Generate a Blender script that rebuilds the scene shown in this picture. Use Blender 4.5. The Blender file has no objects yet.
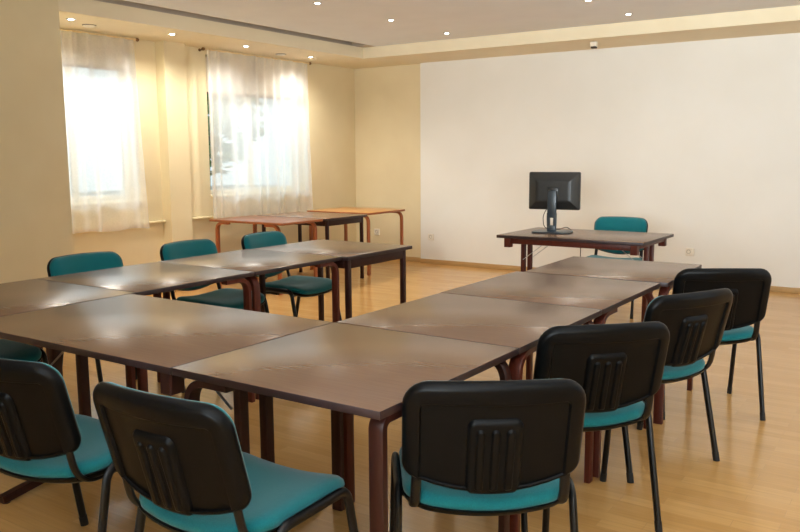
import bpy, bmesh, math, random
from math import sin, cos, pi, sqrt
from mathutils import Vector, Matrix

random.seed(7)
C = bpy.context.scene.collection
sc = bpy.context.scene

# ------------------------------------------------------------------ camera
F_PX, YAW, PITCH, ROLL = 806.878, -0.59299, 0.137595, -0.0063177
CAM_Z = 1.38
cam_data = bpy.data.cameras.new('camera')
cam = bpy.data.objects.new('camera', cam_data)
C.objects.link(cam)
fw = Vector((sin(YAW) * cos(PITCH), cos(YAW) * cos(PITCH), -sin(PITCH)))
rt = Vector((cos(YAW), -sin(YAW), 0))
up = rt.cross(fw)
rt2 = rt * cos(ROLL) + up * sin(ROLL)
up2 = -rt * sin(ROLL) + up * cos(ROLL)
M = Matrix((rt2, up2, -fw)).transposed().to_4x4()
M.translation = Vector((0, 0, CAM_Z))
cam.matrix_world = M
cam_data.sensor_width = 36
cam_data.lens = F_PX / 800 * 36
cam_data.clip_start = 0.05
sc.camera = cam

# ------------------------------------------------------------------ world, daylight, exposure
world = bpy.data.worlds.new('sky')
sc.world = world
world.use_nodes = True
bg = world.node_tree.nodes['Background']
bg.inputs['Color'].default_value = (0.80, 0.93, 1.0, 1)
bg.inputs['Strength'].default_value = 0.42

def area(name, loc, direction, sx, sy, power, color, spread=pi):
    d = bpy.data.lights.new(name, 'AREA')
    d.shape = 'RECTANGLE'
    d.size, d.size_y = sx, sy
    d.energy, d.color, d.spread = power, color, spread
    o = bpy.data.objects.new(name, d)
    C.objects.link(o)
    o.location = loc
    o.rotation_euler = Vector(direction).to_track_quat('-Z', 'Z').to_euler()
    return o

# daylight: sky above the street outside the two curtained windows; then fill lamps at invented windows behind / right of the camera
area('daylight_fill', (-9.6, 4.4, 4.6), (1, 0.02, -0.95), 3.0, 4.0, 185, (0.80, 0.92, 1.0))
area('daylight_fill', (-9.6, 7.2, 4.6), (1, 0.02, -0.95), 3.0, 4.0, 185, (0.80, 0.92, 1.0))
area('daylight_fill', (-0.2, -2.42, 1.62), (-0.12, 1, 0.5), 2.0, 1.4, 68, (0.86, 0.95, 1.0), 1.5)
area('daylight_fill', (2.4, -2.42, 1.62), (-0.2, 1, 0.5), 2.0, 1.4, 68, (0.86, 0.95, 1.0), 1.5)
area('daylight_fill', (3.42, 4.6, 1.62), (-1, 0, 0.8), 3.4, 1.4, 34, (0.92, 0.97, 1.0), 1.5)

def ceiling_fill(x, y, z, power, color=(0.96, 0.98, 1.0), size=0.06):
    d = bpy.data.lights.new('ceiling_fill', 'SPOT')
    d.energy, d.color = power, color
    d.spot_size, d.spot_blend, d.shadow_soft_size = 2.0, 0.8, size
    o = bpy.data.objects.new('ceiling_fill', d)
    C.objects.link(o)
    o.location = (x, y, z)
    return o
# fixtureless fill lamps added out of view, continuing the downlight grid
for lx in (-4.42, -2.5, -0.58, 1.34):
    for ly in (-0.8, 0.25, 1.28, 2.3, 3.3, 4.33, 5.36, 6.45, 7.42):
        if not (lx < -4 or (lx == -2.5 and ly > 6)):
            ceiling_fill(lx, ly, 2.60, 6.5, size=0.5)

vs = sc.view_settings
vs.view_transform = 'Standard'
vs.look = 'None'
vs.exposure = 1.36
vs.gamma = 1.0
vs.use_curve_mapping = False
try:
    sc.cycles.use_denoising = True
    sc.cycles.max_bounces = 10
    sc.cycles.transparent_max_bounces = 16
    sc.cycles.sample_clamp_indirect = 6
    sc.cycles.caustics_reflective = False
    sc.cycles.caustics_refractive = False
except Exception:
    pass

# ------------------------------------------------------------------ materials
def lin(c):
    return tuple(((v / 255) / 12.92 if v / 255 <= 0.04045 else ((v / 255 + 0.055) / 1.055) ** 2.4) for v in c) + (1,)

def new_mat(name):
    m = bpy.data.materials.new(name)
    m.use_nodes = True
    nt = m.node_tree
    return m, nt, nt.nodes['Principled BSDF']

def node(nt, kind, **kw):
    n = nt.nodes.new(kind)
    for k, v in kw.items():
        if k in n.inputs:
            n.inputs[k].default_value = v
        else:
            setattr(n, k, v)
    return n

def ramp2(nt, c0, c1, p0=0.3, p1=0.7):
    r = nt.nodes.new('ShaderNodeValToRGB')
    r.color_ramp.elements[0].color, r.color_ramp.elements[0].position = c0, p0
    r.color_ramp.elements[1].color, r.color_ramp.elements[1].position = c1, p1
    return r

def mottled(name, c0, c1, rough, scale=30, bump=0.0, bscale=None, stretch=None, metal=0.0, spec=0.5, sheen=0.0, detail=3):
    m, nt, p = new_mat(name)
    tc = node(nt, 'ShaderNodeTexCoord')
    mp = node(nt, 'ShaderNodeMapping')
    if stretch:
        mp.inputs['Scale'].default_value = stretch
    nt.links.new(tc.outputs['Object'], mp.inputs['Vector'])
    n = node(nt, 'ShaderNodeTexNoise', Scale=scale, Detail=detail)
    nt.links.new(mp.outputs['Vector'], n.inputs['Vector'])
    r = ramp2(nt, lin(c0), lin(c1))
    nt.links.new(n.outputs['Fac'], r.inputs['Fac'])
    nt.links.new(r.outputs['Color'], p.inputs['Base Color'])
    p.inputs['Roughness'].default_value = rough
    p.inputs['Metallic'].default_value = metal
    p.inputs['Specular IOR Level'].default_value = spec
    if sheen:
        p.inputs['Sheen Weight'].default_value = sheen
    if bump:
        n2 = node(nt, 'ShaderNodeTexNoise', Scale=bscale or scale * 4, Detail=2)
        nt.links.new(mp.outputs['Vector'], n2.inputs['Vector'])
        b = node(nt, 'ShaderNodeBump', Strength=bump, Distance=0.002)
        nt.links.new(n2.outputs['Fac'], b.inputs['Height'])
        nt.links.new(b.outputs['Normal'], p.inputs['Normal'])
    return m

MAT = {}
MAT['wall_cream'] = mottled('wall_cream', (222, 206, 168), (227, 212, 175), 0.8, 2.5, 0.06, 90)
MAT['wall_white'] = mottled('wall_white', (228, 225, 217), (232, 229, 222), 0.75, 2.0, 0.05, 90)
MAT['soffit'] = mottled('soffit', (229, 215, 184), (233, 220, 190), 0.8, 3, 0.04, 90)
MAT['ceiling'] = mottled('ceiling', (224, 226, 229), (228, 230, 233), 0.85, 3, 0.04, 90)
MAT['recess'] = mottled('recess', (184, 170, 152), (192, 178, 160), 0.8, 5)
MAT['trim_wood'] = mottled('trim_wood', (178, 142, 92), (192, 156, 104), 0.45, 20, stretch=(0.3, 0.3, 4))
MAT['sill'] = mottled('sill', (236, 222, 182), (240, 227, 190), 0.5, 10)
MAT['table_top'] = mottled('table_top', (108, 78, 56), (116, 86, 62), 0.27, 30, stretch=(0.2, 5, 1), spec=0.9)
MAT['table_edge'] = mottled('table_edge', (40, 25, 26), (50, 31, 31), 0.45, 30)
MAT['top_oak'] = mottled('top_oak', (112, 66, 38), (124, 75, 44), 0.34, 12, stretch=(0.3, 5, 1))
MAT['top_beech'] = mottled('top_beech', (186, 130, 70), (198, 142, 80), 0.30, 12, stretch=(0.3, 5, 1))
MAT['oak_edge'] = mottled('oak_edge', (140, 76, 38), (156, 90, 46), 0.45, 20)
MAT['leg_red'] = mottled('leg_red', (74, 30, 20), (88, 38, 26), 0.4, 12, stretch=(5, 5, 0.5), spec=0.3)
MAT['leg_dark'] = mottled('leg_dark', (43, 18, 13), (54, 24, 17), 0.42, 12, stretch=(5, 5, 0.5), spec=0.3)
MAT['leg_orange'] = mottled('leg_orange', (150, 80, 38), (166, 92, 46), 0.4, 12, stretch=(5, 5, 0.5))
MAT['teal'] = mottled('teal', (0, 96, 103), (4, 110, 117), 0.85, 260, 0.35, 500, sheen=0.25, spec=0.25)
MAT['black_plastic'] = mottled('black_plastic', (8, 9, 9), (12, 12, 13), 0.32, 40, 0.12, 420, spec=0.13)
MAT['black_metal'] = mottled('black_metal', (10, 10, 11), (14, 14, 15), 0.34, 30, spec=0.35)
MAT['rubber'] = mottled('rubber', (18, 18, 18), (24, 24, 24), 0.7, 30)
MAT['steel'] = mottled('steel', (176, 178, 180), (196, 198, 200), 0.3, 30, metal=0.9)
MAT['bronze'] = mottled('bronze', (116, 86, 48), (136, 102, 60), 0.4, 30, metal=0.5)
MAT['rod'] = mottled('rod', (214, 190, 146), (222, 200, 156), 0.5, 30)
MAT['white_plastic'] = mottled('white_plastic', (226, 218, 202), (232, 225, 210), 0.4, 30)
MAT['grey_socket'] = mottled('grey_socket', (120, 108, 92), (130, 118, 100), 0.5, 30)
MAT['dark_lens'] = mottled('dark_lens', (52, 40, 30), (60, 46, 34), 0.3, 30)
MAT['blind'] = mottled('blind', (196, 182, 160), (206, 192, 170), 0.8, 60)
MAT['frame_brown'] = mottled('frame_brown', (74, 48, 34), (88, 58, 40), 0.45, 14, stretch=(4, 4, 0.5))
MAT['monitor'] = mottled('monitor', (34, 34, 33), (40, 40, 38), 0.36, 30, 0.05, 300)
MAT['monitor_stand'] = mottled('monitor_stand', (48, 56, 62), (56, 64, 70), 0.3, 30)
MAT['asphalt'] = mottled('asphalt', (150, 150, 146), (166, 166, 160), 0.9, 8)
MAT['leaves'] = mottled('leaves', (70, 104, 54), (110, 142, 80), 0.8, 9)
MAT['bark'] = mottled('bark', (86, 70, 54), (104, 86, 66), 0.9, 12)

# glossy screen
m, nt, p = new_mat('screen_glass')
p.inputs['Base Color'].default_value = lin((14, 14, 16))
p.inputs['Roughness'].default_value = 0.2
MAT['screen_glass'] = m

# laminate floor: narrow beech strips along X
m, nt, p = new_mat('floor_laminate')
tc = node(nt, 'ShaderNodeTexCoord')
br = nt.nodes.new('ShaderNodeTexBrick')
br.offset, br.offset_frequency = 0.37, 2
for k, v in dict(Scale=1.0).items():
    br.inputs[k].default_value = v
br.inputs['Color1'].default_value = lin((192, 146, 86))
br.inputs['Color2'].default_value = lin((204, 159, 98))
br.inputs['Mortar'].default_value = lin((186, 144, 92))
br.inputs['Mortar Size'].default_value = 0.0012
br.inputs['Brick Width'].default_value = 0.42
br.inputs['Row Height'].default_value = 0.066
nt.links.new(tc.outputs['Object'], br.inputs['Vector'])
mp = node(nt, 'ShaderNodeMapping')
mp.inputs['Scale'].default_value = (1.2, 22, 1)
nt.links.new(tc.outputs['Object'], mp.inputs['Vector'])
n = node(nt, 'ShaderNodeTexNoise', Scale=3.0, Detail=4)
nt.links.new(mp.outputs['Vector'], n.inputs['Vector'])
r = ramp2(nt, (0.90, 0.88, 0.85, 1), (1.04, 1.03, 1.02, 1))
nt.links.new(n.outputs['Fac'], r.inputs['Fac'])
mx = nt.nodes.new('ShaderNodeMix')
mx.data_type, mx.blend_type = 'RGBA', 'MULTIPLY'
mx.inputs['Factor'].default_value = 1
nt.links.new(br.outputs['Color'], mx.inputs[6])
nt.links.new(r.outputs['Color'], mx.inputs[7])
nt.links.new(mx.outputs[2], p.inputs['Base Color'])
p.inputs['Roughness'].default_value = 0.18
p.inputs['Specular IOR Level'].default_value = 0.5
MAT['floor'] = m

# sheer voile
m, nt, p = new_mat('voile')
nt.nodes.remove(p)
out = nt.nodes['Material Output']
tr = node(nt, 'ShaderNodeBsdfTransparent')
tr.inputs['Color'].default_value = (1, 1, 1, 1)
tl = node(nt, 'ShaderNodeBsdfTranslucent')
tl.inputs['Color'].default_value = (0.93, 0.93, 0.92, 1)
df = node(nt, 'ShaderNodeBsdfDiffuse')
df.inputs['Color'].default_value = (0.93, 0.92, 0.90, 1)
a1 = node(nt, 'ShaderNodeMixShader')
a1.inputs[0].default_value = 0.5
nt.links.new(df.outputs[0], a1.inputs[1])
nt.links.new(tl.outputs[0], a1.inputs[2])
a2 = node(nt, 'ShaderNodeMixShader')
tc = node(nt, 'ShaderNodeTexCoord')
wv = node(nt, 'ShaderNodeTexNoise', Scale=60.0, Detail=2)
nt.links.new(tc.outputs['Object'], wv.inputs['Vector'])
mr = node(nt, 'ShaderNodeMapRange')
mr.inputs['To Min'].default_value, mr.inputs['To Max'].default_value = 0.42, 0.54
nt.links.new(wv.outputs['Fac'], mr.inputs['Value'])
lw = node(nt, 'ShaderNodeLayerWeight', Blend=0.5)
fm = node(nt, 'ShaderNodeMath', operation='MULTIPLY_ADD')
nt.links.new(lw.outputs['Facing'], fm.inputs[0])      # slanted cloth lets less light through
fm.inputs[1].default_value = 0.5
nt.links.new(mr.outputs[0], fm.inputs[2])
fm.use_clamp = True
nt.links.new(fm.outputs[0], a2.inputs[0])
nt.links.new(tr.outputs[0], a2.inputs[1])
nt.links.new(a1.outputs[0], a2.inputs[2])
nt.links.new(a2.outputs[0], out.inputs['Surface'])
MAT['voile'] = m

# clear window glass (thin pane)
m, nt, p = new_mat('window_glass')
nt.nodes.remove(p)
out = nt.nodes['Material Output']
tr = node(nt, 'ShaderNodeBsdfTransparent')
tr.inputs['Color'].default_value = (0.95, 0.98, 0.97, 1)
gl = node(nt, 'ShaderNodeBsdfGlossy')
gl.inputs['Roughness'].default_value = 0.02
fr = node(nt, 'ShaderNodeFresnel', IOR=1.3)
mxs = node(nt, 'ShaderNodeMixShader')
nt.links.new(fr.outputs[0], mxs.inputs[0])
nt.links.new(tr.outputs[0], mxs.inputs[1])
nt.links.new(gl.outputs[0], mxs.inputs[2])
nt.links.new(mxs.outputs[0], out.inputs['Surface'])
MAT['glass'] = m

def emit(name, col, s):
    m, nt, p = new_mat(name)
    p.inputs['Base Color'].default_value = (1, 1, 1, 1)
    p.inputs['Emission Color'].default_value = col
    p.inputs['Emission Strength'].default_value = s
    return m
MAT['lamp'] = emit('lamp', (1.0, 0.94, 0.82, 1), 14)

# ------------------------------------------------------------------ mesh helpers
def finish(name, bm, mat, parent=None, angle=35, loc=None):
    bmesh.ops.recalc_face_normals(bm, faces=bm.faces[:])
    me = bpy.data.meshes.new(name)
    bm.to_mesh(me)
    bm.free()
    mats = mat if isinstance(mat, (list, tuple)) else [mat]
    for k in mats:
        me.materials.append(MAT[k] if isinstance(k, str) else k)
    for f in me.polygons:
        f.use_smooth = True
    me.set_sharp_from_angle(angle=math.radians(angle))
    o = bpy.data.objects.new(name, me)
    C.objects.link(o)
    if parent:
        o.parent = parent
    if loc:
        o.location = loc
    return o

def thing(name, label, cat, loc=(0, 0, 0), rz=0, group=None):
    o = bpy.data.objects.new(name, None)
    o.empty_display_size = 0.1
    C.objects.link(o)
    o.location = loc
    o.rotation_euler = (0, 0, rz)
    tag(o, label, cat, group)
    return o

def tag(o, label, cat, group=None):
    o['label'] = label
    o['category'] = cat
    if group:
        o['group'] = group
    return o

def struct(o):
    o['kind'] = 'structure'
    return o

def box(bm, x0, x1, y0, y1, z0, z1, bevel=0.0, seg=2, mi=0):
    vs_ = [bm.verts.new((x, y, z)) for x in (x0, x1) for y in (y0, y1) for z in (z0, z1)]
    idx = [(0, 1, 3, 2), (4, 6, 7, 5), (0, 4, 5, 1), (2, 3, 7, 6), (0, 2, 6, 4), (1, 5, 7, 3)]
    fs = [bm.faces.new([vs_[i] for i in q]) for q in idx]
    for f in fs:
        f.material_index = mi
    if bevel:
        es = list({e for f in fs for e in f.edges})
        r = bmesh.ops.bevel(bm, geom=es, offset=bevel, segments=seg, affect='EDGES', profile=0.5)
        for f in r['faces']:
            f.material_index = mi
    return bm

def new():
    return bmesh.new()

def fillet(pts, r, n=7):
    pts = [Vector(p) for p in pts]
    out = [pts[0]]
    for i in range(1, len(pts) - 1):
        a, b, c = pts[i - 1], pts[i], pts[i + 1]
        rr = min(r, (a - b).length * 0.48, (c - b).length * 0.48)
        p0 = b + (a - b).normalized() * rr
        p1 = b + (c - b).normalized() * rr
        for k in range(n + 1):
            t = k / n
            out.append(p0 * (1 - t) ** 2 + b * 2 * t * (1 - t) + p1 * t * t)
    out.append(pts[-1])
    return out

def sweep(bm, pts, rx, ry=None, side=(1, 0, 0), seg=12, square=False):
    """tube along pts; section half-sizes rx (along 'side') and ry (across)."""
    ry = ry or rx
    pts = [Vector(p) for p in pts]
    rings = []
    s = Vector(side).normalized()
    for i, p in enumerate(pts):
        if i == 0:
            t = pts[1] - pts[0]
        elif i == len(pts) - 1:
            t = pts[-1] - pts[-2]
        else:
            t = (pts[i + 1] - pts[i]).normalized() + (pts[i] - pts[i - 1]).normalized()
        t.normalize()
        sd = s - t * s.dot(t)
        if sd.length < 1e-4:
            sd = t.orthogonal()
        sd.normalize()
        s = sd
        nrm = t.cross(sd)
        ring = []
        if square:
            cs = 0.82
            for (a, b) in ((1, cs), (cs, 1), (-cs, 1), (-1, cs), (-1, -cs), (-cs, -1), (cs, -1), (1, -cs)):
                ring.append(bm.verts.new(p + sd * rx * a + nrm * ry * b))
        else:
            for k in range(seg):
                a = 2 * pi * k / seg
                ring.append(bm.verts.new(p + sd * rx * cos(a) + nrm * ry * sin(a)))
        rings.append(ring)
    for a, b in zip(rings, rings[1:]):
        n = len(a)
        for k in range(n):
            bm.faces.new((a[k], a[(k + 1) % n], b[(k + 1) % n], b[k]))
    bm.faces.new(rings[0])
    bm.faces.new(rings[-1][::-1])
    return bm

def rrect(hx0, hx1, hy0, hy1, radii, n=6):
    """rounded rectangle outline, radii order: (x1,y1) (x0,y1) (x0,y0) (x1,y0)"""
    pts = []
    for (cx, cy, a0, r, sx, sy) in ((hx1, hy1, 0, radii[0], -1, -1), (hx0, hy1, pi / 2, radii[1], 1, -1),
                                    (hx0, hy0, pi, radii[2], 1, 1), (hx1, hy0, 3 * pi / 2, radii[3], -1, 1)):
        r = max(r, 0.002)
        ox, oy = cx + sx * r, cy + sy * r
        for k in range(n + 1):
            a = a0 + pi / 2 * k / n
            pts.append((ox + r * cos(a), oy + r * sin(a)))
    # straight-run subdivisions so that bending maps stay smooth
    out = []
    L = len(pts)
    for i in range(L):
        a, b = pts[i], pts[(i + 1) % L]
        out.append(a)
        if (i + 1) % (n + 1) == 0:
            for t in (0.125, 0.25, 0.375, 0.5, 0.625, 0.75, 0.875):
                out.append((a[0] + (b[0] - a[0]) * t, a[1] + (b[1] - a[1]) * t))
    return out

def loft(bm, rect, radii, rings, fmap, close_start=True, close_end=True):
    """stack of inset outlines. rings: (inset, depth); ends shrink towards the centre."""
    x0, x1, y0, y1 = rect
    cx, cy = (x0 + x1) / 2, (y0 + y1) / 2
    def ring(inset, d, low=None):
        lo = inset if low is None else low
        o = rrect(x0 + inset, x1 - inset, y0 + lo, y1 - inset, [r - inset for r in radii])
        return o, d
    layers = []
    data = [ring(*q) for q in rings]
    if close_start:
        o, d = data[0]
        for s in (0.05, 0.3, 0.55, 0.8):
            layers.append(([(cx + (x - cx) * s, cy + (y - cy) * s) for x, y in o], d))
    layers += data
    if close_end:
        o, d = data[-1]
        for s in (0.8, 0.55, 0.3, 0.05):
            layers.append(([(cx + (x - cx) * s, cy + (y - cy) * s) for x, y in o], d))
    vr = [[bm.verts.new(fmap(x, y, d)) for x, y in o] for o, d in layers]
    for a, b in zip(vr, vr[1:]):
        n = len(a)
        for k in range(n):
            bm.faces.new((a[k], a[(k + 1) % n], b[(k + 1) % n], b[k]))
    bm.faces.new(vr[0][::-1])
    bm.faces.new(vr[-1])
    return bm

def lathe(bm, prof, seg=20, center=(0, 0, 0), axis='Z'):
    cx, cy, cz = center
    rings = []
    for r, h in prof:
        ring = []
        for k in range(seg):
            a = 2 * pi * k / seg
            u, v = max(r, 1e-4) * cos(a), max(r, 1e-4) * sin(a)
            if axis == 'Z':
                ring.append(bm.verts.new((cx + u, cy + v, cz + h)))
            elif axis == 'Y':
                ring.append(bm.verts.new((cx + u, cy + h, cz + v)))
            else:
                ring.append(bm.verts.new((cx + h, cy + u, cz + v)))
        rings.append(ring)
    for a, b in zip(rings, rings[1:]):
        for k in range(seg):
            bm.faces.new((a[k], a[(k + 1) % seg], b[(k + 1) % seg], b[k]))
    bm.faces.new(rings[0][::-1])
    bm.faces.new(rings[-1])
    return bm

def copy_tree(o, parent=None):
    c = o.copy()
    C.objects.link(c)
    if parent:
        c.parent = parent
    for ch in list(o.children):
        copy_tree(ch, c)
    return c

# ------------------------------------------------------------------ the room shell
XW = -6.60          # window wall
XN = -5.775          # nearer stretch of left wall, flush with the soffit
YN = 3.878           # where that stretch ends
YB, YB2 = 8.669, 8.74
XR, YR = 3.5, -2.5
ZS, ZC = 2.50, 2.625
XPAN = -5.52        # left end of the white projecting wall

struct(finish('floor', box(new(), XW - 0.3, XR + 0.1, YR - 0.1, YB2 + 0.1, -0.08, 0.0), 'floor'))

# window wall with two openings
W1 = (4.0, 5.22, 0.93, 2.44)
W2 = (6.13, 7.74, 0.93, 2.44)
bm = new()
T = 0.28
def wseg(y0, y1, z0, z1):
    box(bm, XW - T, XW, y0, y1, z0, z1)
wseg(YN - 0.05, W1[0], 0, 2.8)
wseg(W1[1], W2[0], 0, 2.8)
wseg(W2[1], YB2 + 0.1, 0, 2.8)
for w in (W1, W2):
    wseg(w[0], w[1], 0, w[2])
    wseg(w[0], w[1], w[3], 2.8)
box(bm, XW, XW + 0.13, 5.47, 5.74, 0, ZS)                    # pilaster between the windows
struct(finish('wall_left', bm, 'wall_cream'))
struct(finish('wall_left_near', box(new(), XW - T, XN, YR - 0.1, YN, 0, 2.8), 'wall_cream'))
struct(finish('wall_far', box(new(), XW, XPAN + 0.02, YB2, YB2 + 0.12, 0, 2.8), 'wall_cream'))
struct(finish('wall_back', box(new(), XPAN, XR, YB, YB2 + 0.12, 0, 2.8), 'wall_white'))

# right and rear walls (behind the camera), with openings made up for the fill lamps
bm = new()
for (y0, y1, z0, z1) in ((YR, 2.9, 0, 2.8), (6.3, YB, 0, 2.8), (2.9, 6.3, 0, 0.9), (2.9, 6.3, 2.35, 2.8)):
    box(bm, XR, XR + 0.2, y0, y1, z0, z1)
struct(finish('wall_right', bm, 'wall_cream'))
bm = new()
for (x0, x1, z0, z1) in ((XW, -1.2, 0, 2.8), (0.8, 1.4, 0, 2.8), (3.4, XR + 0.2, 0, 2.8), (-1.2, 0.8, 0, 0.9), (-1.2, 0.8, 2.35, 2.8),
                         (1.4, 3.4, 0, 0.9), (1.4, 3.4, 2.35, 2.8)):
    box(bm, x0, x1, YR - 0.2, YR, z0, z1)
struct(finish('wall_rear', bm, 'wall_cream'))

# ceiling slab, dropped soffits along the window wall and the back wall, cove slot
XF, YF, XC = -5.80, 7.86, -5.61
bm = new()
box(bm, XC, XR + 0.2, YR - 0.2, YF + 0.01, ZC, 2.90)
struct(finish('ceiling', bm, 'ceiling'))
bm = new()
box(bm, XW - 0.02, XF, YN - 0.02, YB2 + 0.05, ZS, ZC)
box(bm, XF - 0.001, XR + 0.1, YF, YB2 + 0.05, ZS, ZC + 0.001)
struct(finish('trim_1', bm, 'soffit'))
bm = new()
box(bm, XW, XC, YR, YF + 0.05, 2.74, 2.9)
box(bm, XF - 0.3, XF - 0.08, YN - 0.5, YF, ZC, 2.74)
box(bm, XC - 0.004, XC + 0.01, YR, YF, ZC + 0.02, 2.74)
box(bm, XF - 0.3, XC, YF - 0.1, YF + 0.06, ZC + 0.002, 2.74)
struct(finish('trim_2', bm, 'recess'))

# baseboards
bm = new()
box(bm, XPAN, XR, YB - 0.014, YB, 0, 0.055, 0.003)
box(bm, XPAN - 0.012, XPAN, YB - 0.014, YB2, 0, 0.055, 0.003)
box(bm, XW, XPAN - 0.012, YB2 - 0.014, YB2, 0, 0.055, 0.003)
struct(finish('baseboard_back', bm, 'trim_wood'))
bm = new()
box(bm, XW, XW + 0.014, YN, 5.47, 0, 0.055, 0.003)
box(bm, XW + 0.13, XW + 0.144, 5.47, 5.74, 0, 0.055, 0.003)
box(bm, XW, XW + 0.014, 5.74, YB2 - 0.014, 0, 0.055, 0.003)
box(bm, XN, XN + 0.014, YR, YN, 0, 0.055, 0.003)
struct(finish('baseboard_left', bm, 'trim_wood'))
# ledge below the windows
bm = new()
box(bm, XW, XW + 0.045, YN, 5.47, 0.712, 0.73, 0.003)
box(bm, XW, XW + 0.045, 5.74, 6.16, 0.712, 0.73, 0.003)
struct(finish('trim_3', bm, ['sill']))

# windows
def window(n, w):
    y0, y1, z0, z1 = w
    xi = XW - 0.16
    bm = new()
    box(bm, xi - 0.06, xi, y0, y1, z0, z0 + 0.07, 0.004)
    box(bm, xi - 0.06, xi, y0, y1, z1 - 0.07, z1, 0.004)
    box(bm, xi - 0.06, xi, y0, y0 + 0.06, z0 + 0.07, z1 - 0.07, 0.004)
    box(bm, xi - 0.06, xi, y1 - 0.06, y1, z0 + 0.07, z1 - 0.07, 0.004)
    f = struct(finish('window_%d' % n, bm, 'white_plastic'))
    ym = (y0 + y1) / 2
    g = finish('glass_pane', box(new(), xi - 0.034, xi - 0.03, y0 + 0.055, y1 - 0.055, z0 + 0.065, z1 - 0.065), 'glass', f)
    finish('mullion', box(new(), xi - 0.055, xi - 0.005, ym - 0.03, ym + 0.03, z0 + 0.07, z1 - 0.07, 0.004), 'white_plastic', f)
    finish('window_sill', box(new(), xi, XW + 0.02, y0, y1, z0 - 0.001, z0 + 0.02, 0.004), 'sill', f)
window(1, W1)
window(2, W2)

# outside: paving and trees
o = struct(finish('ground', box(new(), -40, XW - 0.3, -20, 40, -0.9, -0.6), 'asphalt'))

t = thing('leafy_tree', 'green leafy tree outside, faintly seen through the right curtain', 'tree', (-12.5, 11.4, -0.6))
finish('trunk', sweep(new(), [(0, 0, 0), (0.05, 0.02, 1.2), (0.0, 0.1, 2.4)], 0.11, 0.11), 'bark', t)
bm = new()
rnd = random.Random(5)
for k in range(1500):
    while True:
        v = Vector((rnd.uniform(-1, 1), rnd.uniform(-1, 1), rnd.uniform(-1, 1)))
        if v.length < 1 and v.length > rnd.random() * 0.9:
            break
    c = Vector((v.x * 1.3, v.y * 1.3, 2.8 + v.z * 1.25))
    a = Vector((rnd.uniform(-1, 1), rnd.uniform(-1, 1), rnd.uniform(-0.5, 0.5))).normalized() * 0.12
    b = a.cross(Vector((rnd.uniform(-1, 1), rnd.uniform(-1, 1), 1))).normalized() * 0.07
    bm.faces.new([bm.verts.new(c - a), bm.verts.new(c + b), bm.verts.new(c + a), bm.verts.new(c - b)])
finish('crown', bm, 'leaves', t)

# ------------------------------------------------------------------ tables
ZT = 0.74
TH = 0.024

def table_top(t, hx, hy, zt, mats, th=TH):
    bm = new()
    box(bm, -hx, hx, -hy, hy, zt - th, zt, 0.003, 2, 1)
    for f in bm.faces:
        if f.normal.z > 0.9 or (f.calc_center_median().z > zt - 1e-5):
            f.material_index = 0
    return finish('tabletop', bm, mats, t)

def bent_leg(cx, cy, dx, dy, zt, mat, t, arm=0.17, rr=0.085):
    """laminated leg rising at (cx,cy) and bending under the top towards (dx,dy)"""
    z = zt - TH - 0.011
    pts = fillet([(cx, cy, 0), (cx, cy, z), (cx + dx * arm, cy + dy * arm, z)], rr, 10)
    side = (abs(dy), abs(dx), 0)
    return finish('leg', sweep(new(), pts, 0.0225, 0.0125, side, square=True), mat, t)

def bent_table(name, label, x0, x1, y0, y1, zt=ZT, top=('table_top', 'table_edge'), legm='leg_red', chir=1, rz=0, group=None, ins=0.030, tight=None, offs={}):
    cx, cy = (x0 + x1) / 2, (y0 + y1) / 2
    t = thing(name, label, 'table', (cx, cy, 0), rz, group)
    hx, hy = (x1 - x0) / 2 - 0.0015, (y1 - y0) / 2 - 0.0015
    table_top(t, hx, hy, zt, list(top))
    a, b = hx - ins, hy - 0.032
    if chir == 0:
        L = ((-a, -b, 1, 0), (a, -b, -1, 0), (a, b, -1, 0), (-a, b, 1, 0))
    elif chir > 0:
        L = ((-a, -b, 1, 0), (a, -b, 0, 1), (a, b, -1, 0), (-a, b, 0, -1))
    else:
        L = ((-a, -b, 0, 1), (a, -b, -1, 0), (a, b, 0, -1), (-a, b, 1, 0))
    for i, (px, py, dx, dy) in enumerate(L):
        ox, oy = offs.get(i, (0, 0))
        bent_leg(px + ox, py + oy, dx, dy, zt, legm, t, rr=0.03 if i == tight else 0.085)
    return t

def apron_table(name, label, x0, x1, y0, y1, zt=ZT, top=('table_top', 'table_edge'), legm='leg_dark', group=None):
    cx, cy = (x0 + x1) / 2, (y0 + y1) / 2
    t = thing(name, label, 'table', (cx, cy, 0), 0, group)
    hx, hy = (x1 - x0) / 2 - 0.0015, (y1 - y0) / 2 - 0.0015
    table_top(t, hx, hy, zt, list(top))
    a, b = hx - 0.045, hy - 0.055
    for sx in (-1, 1):
        for sy in (-1, 1):
            bm = new()
            box(bm, sx * a - 0.0165, sx * a + 0.0165, sy * b - 0.0165, sy * b + 0.0165, 0, zt - TH, 0.004)
            finish('leg', bm, legm, t)
    for s in (-1, 1):
        finish('apron', box(new(), -a + 0.019, a - 0.019, s * (b + 0.008) - 0.009, s * (b + 0.008) + 0.009, zt - TH - 0.06, zt - TH, 0.002), legm, t)
        finish('apron', box(new(), s * (a + 0.008) - 0.009, s * (a + 0.008) + 0.009, -b + 0.019, b - 0.019, zt - TH - 0.06, zt - TH, 0.002), legm, t)
    return t

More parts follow.
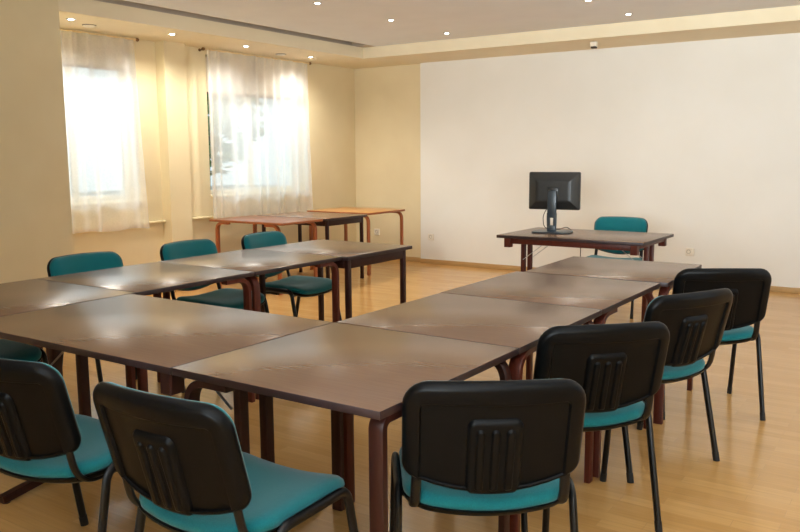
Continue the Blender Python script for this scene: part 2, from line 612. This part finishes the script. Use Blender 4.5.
def folding_table(name, label, x0, x1, y0, y1, zt=ZT, apron=True, legm='leg_dark', insets=(0.085, 0.045), group=None):
    cx, cy = (x0 + x1) / 2, (y0 + y1) / 2
    t = thing(name, label, 'table', (cx, cy, 0), 0, group)
    hx, hy = (x1 - x0) / 2 - 0.0015, (y1 - y0) / 2 - 0.0015
    table_top(t, hx, hy, zt, ['table_top', 'table_edge'])
    zu = zt - TH
    xl, xr = -hx + insets[0], hx - insets[1]
    if apron:
        for s in (-1, 1):
            finish('apron', box(new(), xl + 0.026, xr - 0.026, s * (hy - 0.05) - 0.011, s * (hy - 0.05) + 0.011, zu - 0.045, zu, 0.003), legm, t)
    for s, x in ((-1, xl), (1, xr)):
        finish('crossbar', box(new(), x - 0.022, x + 0.022, -hy + 0.06, hy - 0.06, zu - 0.034, zu, 0.003), legm, t)
        for k in (-1, 1):
            ye = k * (hy - 0.045)
            bm = new()      # tapered bracket block hanging under the bar's end
            sweep(bm, [(x, ye, zu), (x, ye, zu - 0.025), (x, ye, zu - 0.072)], 0.026, 0.030, (1, 0, 0), square=True)
            finish('bracket', bm, legm, t)
        for k in (-1, 1):
            finish('leg', box(new(), x - 0.016, x + 0.016, k * 0.062 - 0.021, k * 0.062 + 0.021, 0.05, zu - 0.034, 0.003), legm, t)
        ft = finish('foot', sweep(new(), [(x, -hy + 0.06, 0.018), (x, -0.12, 0.052), (x, 0.12, 0.052), (x, hy - 0.06, 0.018)], 0.02, 0.016, (1, 0, 0), square=True), legm, t)
        for k in (-1, 1):
            finish('glide', lathe(new(), [(0.016, 0.0), (0.018, 0.004), (0.012, 0.014)], 12, (x, k * (hy - 0.08), 0)), 'rubber', ft)
        for k in (-1, 1):
            finish('strut', sweep(new(), [(x - s * 0.012, k * 0.095, zu - 0.20), (x - s * 0.26, k * 0.095, zu - 0.012)], 0.006, 0.003, (0, 1, 0), 8), 'steel', t)
    return t

LX0, LX1 = -3.962, -3.14
bent_table('conference_table', 'dark brown square table at the left frame edge, nearest of the long left row', LX0, LX1, 1.63, 2.425, chir=-1)
bent_table('conference_table', 'dark square left-row table starting at the far left corner of the front folding table', LX0, LX1, 2.427, 3.222, chir=-1)
bent_table('conference_table', 'dark brown square table in the left row, in front of the row\'s last straight-legged table', LX0, LX1, 3.224, 4.005, chir=-1)
apron_table('conference_table', 'far end table of the left row, with an apron and thin straight legs', LX0 + 0.02, LX1 + 0.045, 4.008, 4.755)
folding_table('folding_table', 'long folding table with paired middle legs forming the front of the table square', -3.135, -1.921, 1.592, 2.392, apron=False)
bent_table('conference_table', 'near corner table of the square, its free corner pointing towards the viewer', -1.919, -1.136, 1.592, 2.392, legm='leg_dark', tight=1, offs={0: (0.02, 0.0)})
bent_table('conference_table', 'dark table second in the right row, just behind the near corner table', -1.919, -1.136, 2.395, 3.185)
bent_table('conference_table', 'dark table third in the right row, beside the middle chairs', -1.925, -1.136, 3.188, 3.995)
bent_table('conference_table', 'last table of the right row, shifted slightly out of line before the teacher\'s desk', -1.895, -1.118, 4.012, 4.782, rz=0.03)
folding_table('teacher_desk', 'dark red-brown folding desk with the monitor on it, before the white wall', -2.94, -1.762, 5.735, 6.52, legm='leg_red', insets=(0.085, 0.075))

ZB = 0.72
bent_table('side_table', 'orange-brown bent-leg table under the right window, nearest of the side tables', -6.36, -5.33, 5.87, 6.49, ZB, ('top_oak', 'oak_edge'), 'leg_orange', chir=0, ins=0.085)
apron_table('side_table', 'dark straight-legged side table between the two orange-brown ones by the wall', -6.33, -5.33, 6.55, 7.27, ZB - 0.003)
bent_table('side_table', 'orange-brown bent-leg side table in the far corner of the room', -6.33, -5.41, 7.40, 8.15, ZB, ('top_beech', 'oak_edge'), 'leg_orange', chir=0)

# ------------------------------------------------------------------ chairs
def make_chair(label):
    t = thing('visitor_chair', label, 'chair', group='teal and black visitor chairs')
    # seat cushion: dished across, rolled over at the front
    def seat_map(x, y, d):
        z = 0.430 + 0.026 * (x / 0.235) ** 2 + d
        yy = y
        if y > 0.10:
            z -= 0.9 * (y - 0.10) ** 2
        if y < -0.1:
            z += 0.35 * (y + 0.1) ** 2
            yy -= 0.035 * (1 - (x / 0.235) ** 2) * ((-y - 0.1) / 0.1)
        return (x, yy, z)
    rect = (-0.235, 0.235, -0.19, 0.236)
    rad = (0.085, 0.085, 0.075, 0.075)
    finish('seat', loft(new(), rect, rad, [(0.012, -0.022), (0.003, -0.016), (0.0, -0.004), (0.004, 0.008), (0.016, 0.018), (0.04, 0.024), (0.08, 0.027)], seat_map), 'teal', t, 60)
    finish('seat_shell', loft(new(), rect, rad, [(0.05, -0.042), (0.02, -0.04), (0.002, -0.03), (-0.003, -0.018), (0.004, -0.015), (0.02, -0.02)], seat_map), 'black_plastic', t, 60)
    # backrest
    HB = 0.268
    def back_map(u, w, d):
        k = max(0.0, min(1.0, (HB - w) / HB))
        w2 = w - 0.056 * (1 - (u / 0.24) ** 2) * k + 0.008 * (1 - (u / 0.24) ** 2) * (1 - k)
        y = -0.205 - 0.0745 * (w2 / HB) + 0.040 * ((u / 0.24) ** 2 - 1)
        ny, nz = 0.967, 0.253
        # sideways lean of the normal from the curve
        nx = -2 * 0.040 * u / 0.24 ** 2
        return (u + nx * d, y + ny * d, 0.535 + w2 + nz * d)
    rb = (-0.239, 0.239, 0.0, HB)
    rr = (0.062, 0.062, 0.034, 0.034)
    back = finish('backrest', loft(new(), rb, rr, [(0.006, 0.007), (0.001, 0.005), (0.0, 0.001), (0.0, -0.005), (0.004, -0.013), (0.010, -0.019), (0.017, -0.0225),
                                                   (0.045, -0.0225, 0.012), (0.048, -0.0215, 0.013), (0.051, -0.0135, 0.016), (0.056, -0.0125, 0.02)], back_map), 'black_plastic', t, 50)
    finish('back_cushion', loft(new(), rb, rr, [(0.005, 0.004), (0.003, 0.008), (0.008, 0.020), (0.020, 0.030), (0.038, 0.035), (0.065, 0.038)], back_map), 'teal', t, 60)
    # ribbed block in the middle of the shell
    bm = new()
    loft(bm, (-0.066, 0.066, 0.006, 0.180), (0.016, 0.016, 0.012, 0.012), [(-0.006, -0.011), (-0.003, -0.018), (0.004, -0.024), (0.010, -0.025)], back_map)
    for u in (-0.038, 0.0, 0.038):
        loft(bm, (u - 0.0115, u + 0.0115, 0.016, 0.166), (0.011, 0.011, 0.006, 0.006), [(-0.001, -0.022), (0.002, -0.030), (0.006, -0.0325)], back_map)
    finish('ribbed_panel', bm, 'black_plastic', back, 50)
    # tubes carrying the back
    for s in (-1, 1):
        pts = fillet([(s * 0.205, 0.02, 0.404), (s * 0.205, -0.20, 0.412), (s * 0.198, -0.245, 0.62)], 0.075, 8)
        finish('back_support', sweep(new(), pts, 0.0145, 0.0085, (1, 0, 0)), 'black_metal', t)
    # side frames: rail and two legs each
    for s in (-1, 1):
        p0 = Vector((s * 0.257, -0.224, 0.0)); p3 = Vector((s * 0.257, 0.257, 0.0))
        p1 = Vector((s * 0.247, -0.125, 0.440)); p2 = Vector((s * 0.247, 0.170, 0.440))
        q0 = p1 + (p0 - p1).normalized() * 0.09
        q3 = p2 + (p3 - p2).normalized() * 0.09
        finish('side_rail', sweep(new(), fillet([q0, p1, p2, q3], 0.075, 8), 0.0115, 0.0150, (1, 0, 0)), 'black_metal', t)
        for a, b in ((p0, q0), (p3, q3)):
            lg = finish('leg', sweep(new(), [a + (b - a).normalized() * 0.012, b], 0.0115, 0.0150, (1, 0, 0)), 'black_metal', t)
            c = (a - b).normalized()
            finish('foot_cap', sweep(new(), [a - c * 0.04, Vector((a.x, a.y, 0.0))], 0.0128, 0.0162, (1, 0, 0)), 'rubber', lg)
    for y in (-0.09, 0.14):
        finish('crossbar', sweep(new(), fillet([(-0.247, y, 0.432), (-0.20, y, 0.398), (0.20, y, 0.398), (0.247, y, 0.432)], 0.04, 4), 0.009, 0.009, (0, 1, 0), 10), 'black_metal', t)
    return t

CH = [
    (-1.092, 2.038, 0.630, 'black-backed teal chair nearest the viewer, beside the near corner table'),
    (-1.122, 2.830, 0.775, 'black-backed teal chair in the right row, right behind the nearest chair'),
    (-1.088, 3.570, 1.074, 'black-backed teal chair third in the right row, turned most towards the tables'),
    (-1.035, 4.455, 0.550, 'farthest black-backed teal chair of the right row, nearest the white wall'),
    (-1.588, 1.543, 0.040, 'teal chair in front of the table joint, its ribbed black back tilted at lower left'),
    (-2.310, 1.520, 0.180, 'black-backed teal chair cut off by the left frame edge, nearest the viewer there'),
    (-3.900, 2.860, -1.63, 'teal chair facing the room from the left row, beside the tan near wall'),
    (-3.930, 3.690, -1.57, 'middle teal chair along the left row, before the pilaster between the windows'),
    (-3.900, 4.400, -1.52, 'teal chair at the far end of the left row, in front of the side tables'),
    (-3.760, 1.965, -1.571, 'teal chair seat peeking out under the front table at the left frame edge'),
    (-2.375, 6.830, 3.20, 'teal chair facing the viewer behind the desk with the monitor'),
]
proto = make_chair(CH[0][3])
for i, (x, y, a, lab) in enumerate(CH):
    o = proto if i == 0 else copy_tree(proto)
    o.location = (x, y, 0)
    o.rotation_euler = (0, 0, a)
    o['label'] = lab

# ------------------------------------------------------------------ monitor on the desk
t = thing('computer_monitor', 'black computer monitor seen from behind, standing on the desk', 'monitor', (-2.635, 6.17, ZT), 0.14)
def mon_map(x, y, d):   # x right, y up, d towards the viewer (-Y)
    return (x, -d, y)
bm = new()
loft(bm, (-0.211, 0.211, 0.185, 0.49), (0.012,) * 4, [(0.004, -0.012), (0.0, -0.010), (0.0, 0.012), (0.004, 0.016)], mon_map)
body = finish('bezel', bm, 'monitor', t)
bm = new()
loft(bm, (-0.207, 0.207, 0.189, 0.486), (0.01,) * 4, [(0.0, 0.014), (0.003, 0.019), (0.060, 0.052), (0.066, 0.054)], mon_map)
finish('rear_housing', bm, 'monitor', t, 25)
finish('screen', box(new(), -0.19, 0.19, 0.0118, 0.0128, 0.21, 0.466), 'screen_glass', t)
bm = new()
pts = [(-0.0, -0.085, 0.02), (0, -0.083, 0.20), (0, -0.075, 0.345), (0, -0.06, 0.352)]
# neck: two side rails around a slot low down, solid above
sweep(bm, [(-0.024, -0.072, 0.012), (-0.027, -0.075, 0.13), (-0.027, -0.072, 0.16)], 0.012, 0.012, (1, 0, 0), square=True)
sweep(bm, [(0.024, -0.072, 0.012), (0.027, -0.075, 0.13), (0.027, -0.072, 0.16)], 0.012, 0.012, (1, 0, 0), square=True)
box(bm, -0.037, 0.037, -0.088, -0.062, 0.122, 0.345, 0.008)
box(bm, -0.036, 0.036, -0.086, -0.060, 0.010, 0.062, 0.006)
finish('neck', bm, 'monitor_stand', t)
finish('mount', box(new(), -0.045, 0.045, -0.066, -0.05, 0.29, 0.37, 0.006), 'monitor', t)
bm = new()
loft(bm, (-0.155, 0.155, -0.16, 0.07), (0.05,) * 4, [(0.004, 0.0006), (0.0, 0.003), (0.0, 0.010), (0.004, 0.014)], lambda x, y, d: (x, y, d))
finish('stand_base', bm, 'monitor_stand', t)
cb = fillet([(-0.03, -0.056, 0.22), (-0.075, -0.075, 0.14), (-0.06, -0.09, 0.05), (-0.02, -0.06, 0.024), (0.06, -0.05, 0.03), (0.11, -0.03, 0.05), (0.125, 0.06, 0.02)], 0.04, 5)
finish('cable', sweep(new(), cb, 0.003, 0.003, (0, 1, 0), 8), 'rubber', t)
cable = finish('power_cable', sweep(new(), fillet([(-2.545, 6.545, 0.735), (-2.55, 6.545, 0.5), (-2.53, 6.548, 0.2), (-2.50, 6.62, 0.008), (-2.35, 8.2, 0.008), (-2.19, 8.55, 0.008)], 0.1, 6), 0.004, 0.004, (0, 1, 0), 8), 'rubber')
tag(cable, 'thin dark cable hanging down behind the desk under the monitor', 'cable')

# ------------------------------------------------------------------ curtains and rods
def curtain(y0, y1, z0, z1, x, label, seed, flare=0.0, amp=0.048):
    rnd = random.Random(seed)
    bm = new()
    n, mrows = 260, 26
    W = y1 - y0
    ph = [rnd.uniform(0, 6.28) for _ in range(6)]
    grid = []
    for j in range(mrows + 1):
        v = j / mrows
        z = z1 + (z0 - z1) * v
        row = []
        for i in range(n + 1):
            u = i / n
            s = u * W
            loose = 0.45 + 0.55 * v
            f = (sin(s * 38 + ph[0] + 1.3 * sin(s * 7 + ph[1])) * (1 - 0.4 * v) + 0.8 * sin(s * 19 + ph[2] + 0.6 * v) * loose
                 + 0.6 * sin(s * 9 + ph[3] + v * 1.1) * v)
            yy = y0 + s + flare * v * (u - 0.3) + 0.012 * v * sin(s * 19 + ph[4])
            zz = z + (0.01 * sin(s * 14 + ph[5]) - 0.012 * u) * v
            row.append(bm.verts.new((x + amp * 0.55 * f * loose, yy, zz)))
        grid.append(row)
    for a, b in zip(grid, grid[1:]):
        for i in range(n):
            bm.faces.new((a[i], a[i + 1], b[i + 1], b[i]))
    o = finish('sheer_curtain', bm, 'voile', None, 180)
    return tag(o, label, 'curtain')

XCUR = XW + 0.10
curtain(3.98, 5.135, 0.69, 2.474, XCUR, 'sheer white curtain at the left window, partly behind the near wall', 3, 0.10)
curtain(6.045, 7.675, 0.70, 2.474, XCUR, 'sheer white curtain at the right window, above the side tables', 8, 0.03)

def rod(y0, y1, label, brackets):
    t = thing('curtain_rod', label, 'curtain rod', (XCUR, y0, 2.478))
    L = y1 - y0
    finish('pole', sweep(new(), [(0, 0, 0), (0, L, 0)], 0.009, 0.009, (1, 0, 0)), 'rod', t)
    for y in (0, L):
        s = -1 if y == 0 else 1
        finish('finial', lathe(new(), [(0.009, 0), (0.011, s * 0.004), (0.017, s * 0.014), (0.018, s * 0.022), (0.012, s * 0.034), (0.003, s * 0.038)], 16, (0, y, 0), 'Y'), 'bronze', t)
    for y in brackets:
        bm = new()
        sweep(bm, [(-0.1, y - y0, 0.0), (0.0, y - y0, 0.0)], 0.007, 0.007, (0, 1, 0), 10)
        lathe(bm, [(0.015, -0.1), (0.015, -0.094), (0.01, -0.09)], 16, (0, y - y0, 0), 'X')
        finish('bracket', bm, 'bronze', t)
rod(3.95, 5.16, 'pale curtain rod with bronze knobs over the left window', (4.02, 5.13))
rod(6.03, 7.70, 'pale curtain rod with bronze knobs over the right window', (6.05, 7.68))

# half-lowered brown blinds inside the windows
def blind(w, zb, label):
    y0, y1, z0, z1 = w
    xi = XW - 0.075
    t = thing('roller_blind', label, 'blind', (xi, y0, zb))
    finish('blind_sheet', box(new(), -0.004, 0.004, 0.01, y1 - y0 - 0.01, 0.0, z1 - zb - 0.01), 'blind', t)
    finish('bottom_bar', box(new(), -0.01, 0.01, 0.008, y1 - y0 - 0.008, -0.022, 0.0, 0.004), 'frame_brown', t)
    cord = finish('pull_cord', sweep(new(), [(0.115, 0.022, z1 - zb - 0.05), (0.115, 0.022, 0.95 - zb)], 0.004, 0.004, (1, 0, 0), 8), 'frame_brown', t)
    finish('cord_knob', lathe(new(), [(0.004, 0.02), (0.014, 0.008), (0.016, -0.006), (0.010, -0.018), (0.003, -0.022)], 14, (0.115, 0.022, 0.945 - zb)), 'frame_brown', cord)
blind(W1, 2.21, 'brown blind pulled a little way down behind the left curtain')
blind(W2, 2.06, 'brown blind with a knobbed cord, half hidden behind the right curtain')

# ------------------------------------------------------------------ downlights
def downlight(x, y, z, power, label, group, r=0.032):
    t = thing('recessed_downlight', label, 'ceiling light', (x, y, z), 0, group)
    finish('trim_ring', lathe(new(), [(r * 0.74, 0.0), (r * 0.74, -0.004), (r, -0.006), (r * 1.25, -0.003), (r * 1.28, 0.0)], 24), 'steel', t)
    finish('lamp_lens', lathe(new(), [(r * 0.2, -0.0075), (r * 0.55, -0.006), (r * 0.73, -0.003), (r * 0.73, 0.0)], 24), 'lamp', t)
    d = bpy.data.lights.new('downlight_lamp', 'SPOT')
    d.energy, d.color = power, (1.0, 0.95, 0.86)
    d.spot_size, d.spot_blend, d.shadow_soft_size = 2.7, 0.9, 0.05
    o = bpy.data.objects.new('downlight_lamp', d)
    C.objects.link(o)
    o.parent = t
    o.location = (0, 0, -0.03)
for (x, y, lab) in ((-6.07, 4.183, 'bright downlight over the left curtain, nearest the tan near wall'),
                    (-6.06, 5.228, 'bright downlight in front of the pilaster between the windows'),
                    (-6.11, 6.238, 'bright downlight over the left part of the right curtain'),
                    (-6.19, 7.363, 'bright downlight at the right end of the right curtain, nearest the corner')):
    downlight(x, y, ZS, 26, lab, 'downlights in the soffit over the windows')
for (x, y, lab) in ((-4.42, 5.36, 'small ceiling downlight at the top frame edge, nearest of the left ceiling line'),
                    (-4.41, 6.42, 'small ceiling downlight in the middle of the left ceiling line'),
                    (-4.41, 7.44, 'small ceiling downlight nearest the far left corner of the flat ceiling'),
                    (-2.54, 6.56, 'ceiling downlight cut by the top frame edge, right of centre'),
                    (-2.49, 7.42, 'small ceiling downlight above the wall motion sensor')):
    downlight(x, y, ZC, 9, lab, 'downlights in the flat ceiling', 0.030)
def disc_vent(x, y, label):
    t = thing('ceiling_disc', label, 'ceiling disc', (x, y, ZS))
    finish('disc', lathe(new(), [(0.052, 0.0), (0.052, -0.008), (0.04, -0.016), (0.01, -0.018)], 24), 'white_plastic', t)
    finish('rim', lathe(new(), [(0.053, 0.0), (0.06, -0.001), (0.058, -0.005), (0.053, -0.006)], 24), 'grey_socket', t)
disc_vent(-6.22, 4.46, 'round white ceiling disc in the soffit beside the left curtain top')
disc_vent(-6.275, 6.953, 'round ceiling disc in the soffit over the right curtain')

# ------------------------------------------------------------------ wall fittings
t = thing('motion_sensor', 'small white motion sensor with a dark lens hanging from the soffit above the white wall', 'sensor', (-3.06, 8.10, 2.476))
bm = new()
loft(bm, (-0.034, 0.034, -0.03, 0.024), (0.008,) * 4, [(0.0, 0.0), (0.0, 0.03), (0.005, 0.04), (0.012, 0.042)], mon_map)
finish('housing', bm, 'white_plastic', t)
finish('sensor_lens', loft(new(), (-0.026, 0.03, -0.046, -0.022), (0.008,) * 4, [(0.0, 0.0), (0.0, 0.034), (0.004, 0.04)], mon_map), 'dark_lens', t)

def socket(x, y, z, label, twin=False):
    t = thing('wall_socket', label, 'socket', (x, y, z))
    hw = 0.044
    finish('plate', loft(new(), (-hw, hw, -0.042, 0.042), (0.01,) * 4, [(0.0, 0.0), (0.0, 0.006), (0.003, 0.010), (0.008, 0.011)], mon_map), 'white_plastic', t)
    bm = new()
    lathe(bm, [(0.021, -0.0105), (0.021, -0.0125), (0.018, -0.0125), (0.017, -0.0108)], 20, (-0.012 if twin else 0, 0, 0.004), 'Y')
    finish('insert', bm, 'grey_socket', t)
    if twin:
        finish('flap', box(new(), 0.022, 0.040, -0.016, -0.010, -0.03, 0.032, 0.002), 'white_plastic', t)
socket(-5.365, YB, 0.338, 'white socket on the white wall near the cream corner')
socket(-2.172, YB, 0.345, 'white socket low on the white wall right of the desk', True)
socket(-6.255, YB2, 0.355, 'white socket on the cream corner wall behind the side tables')
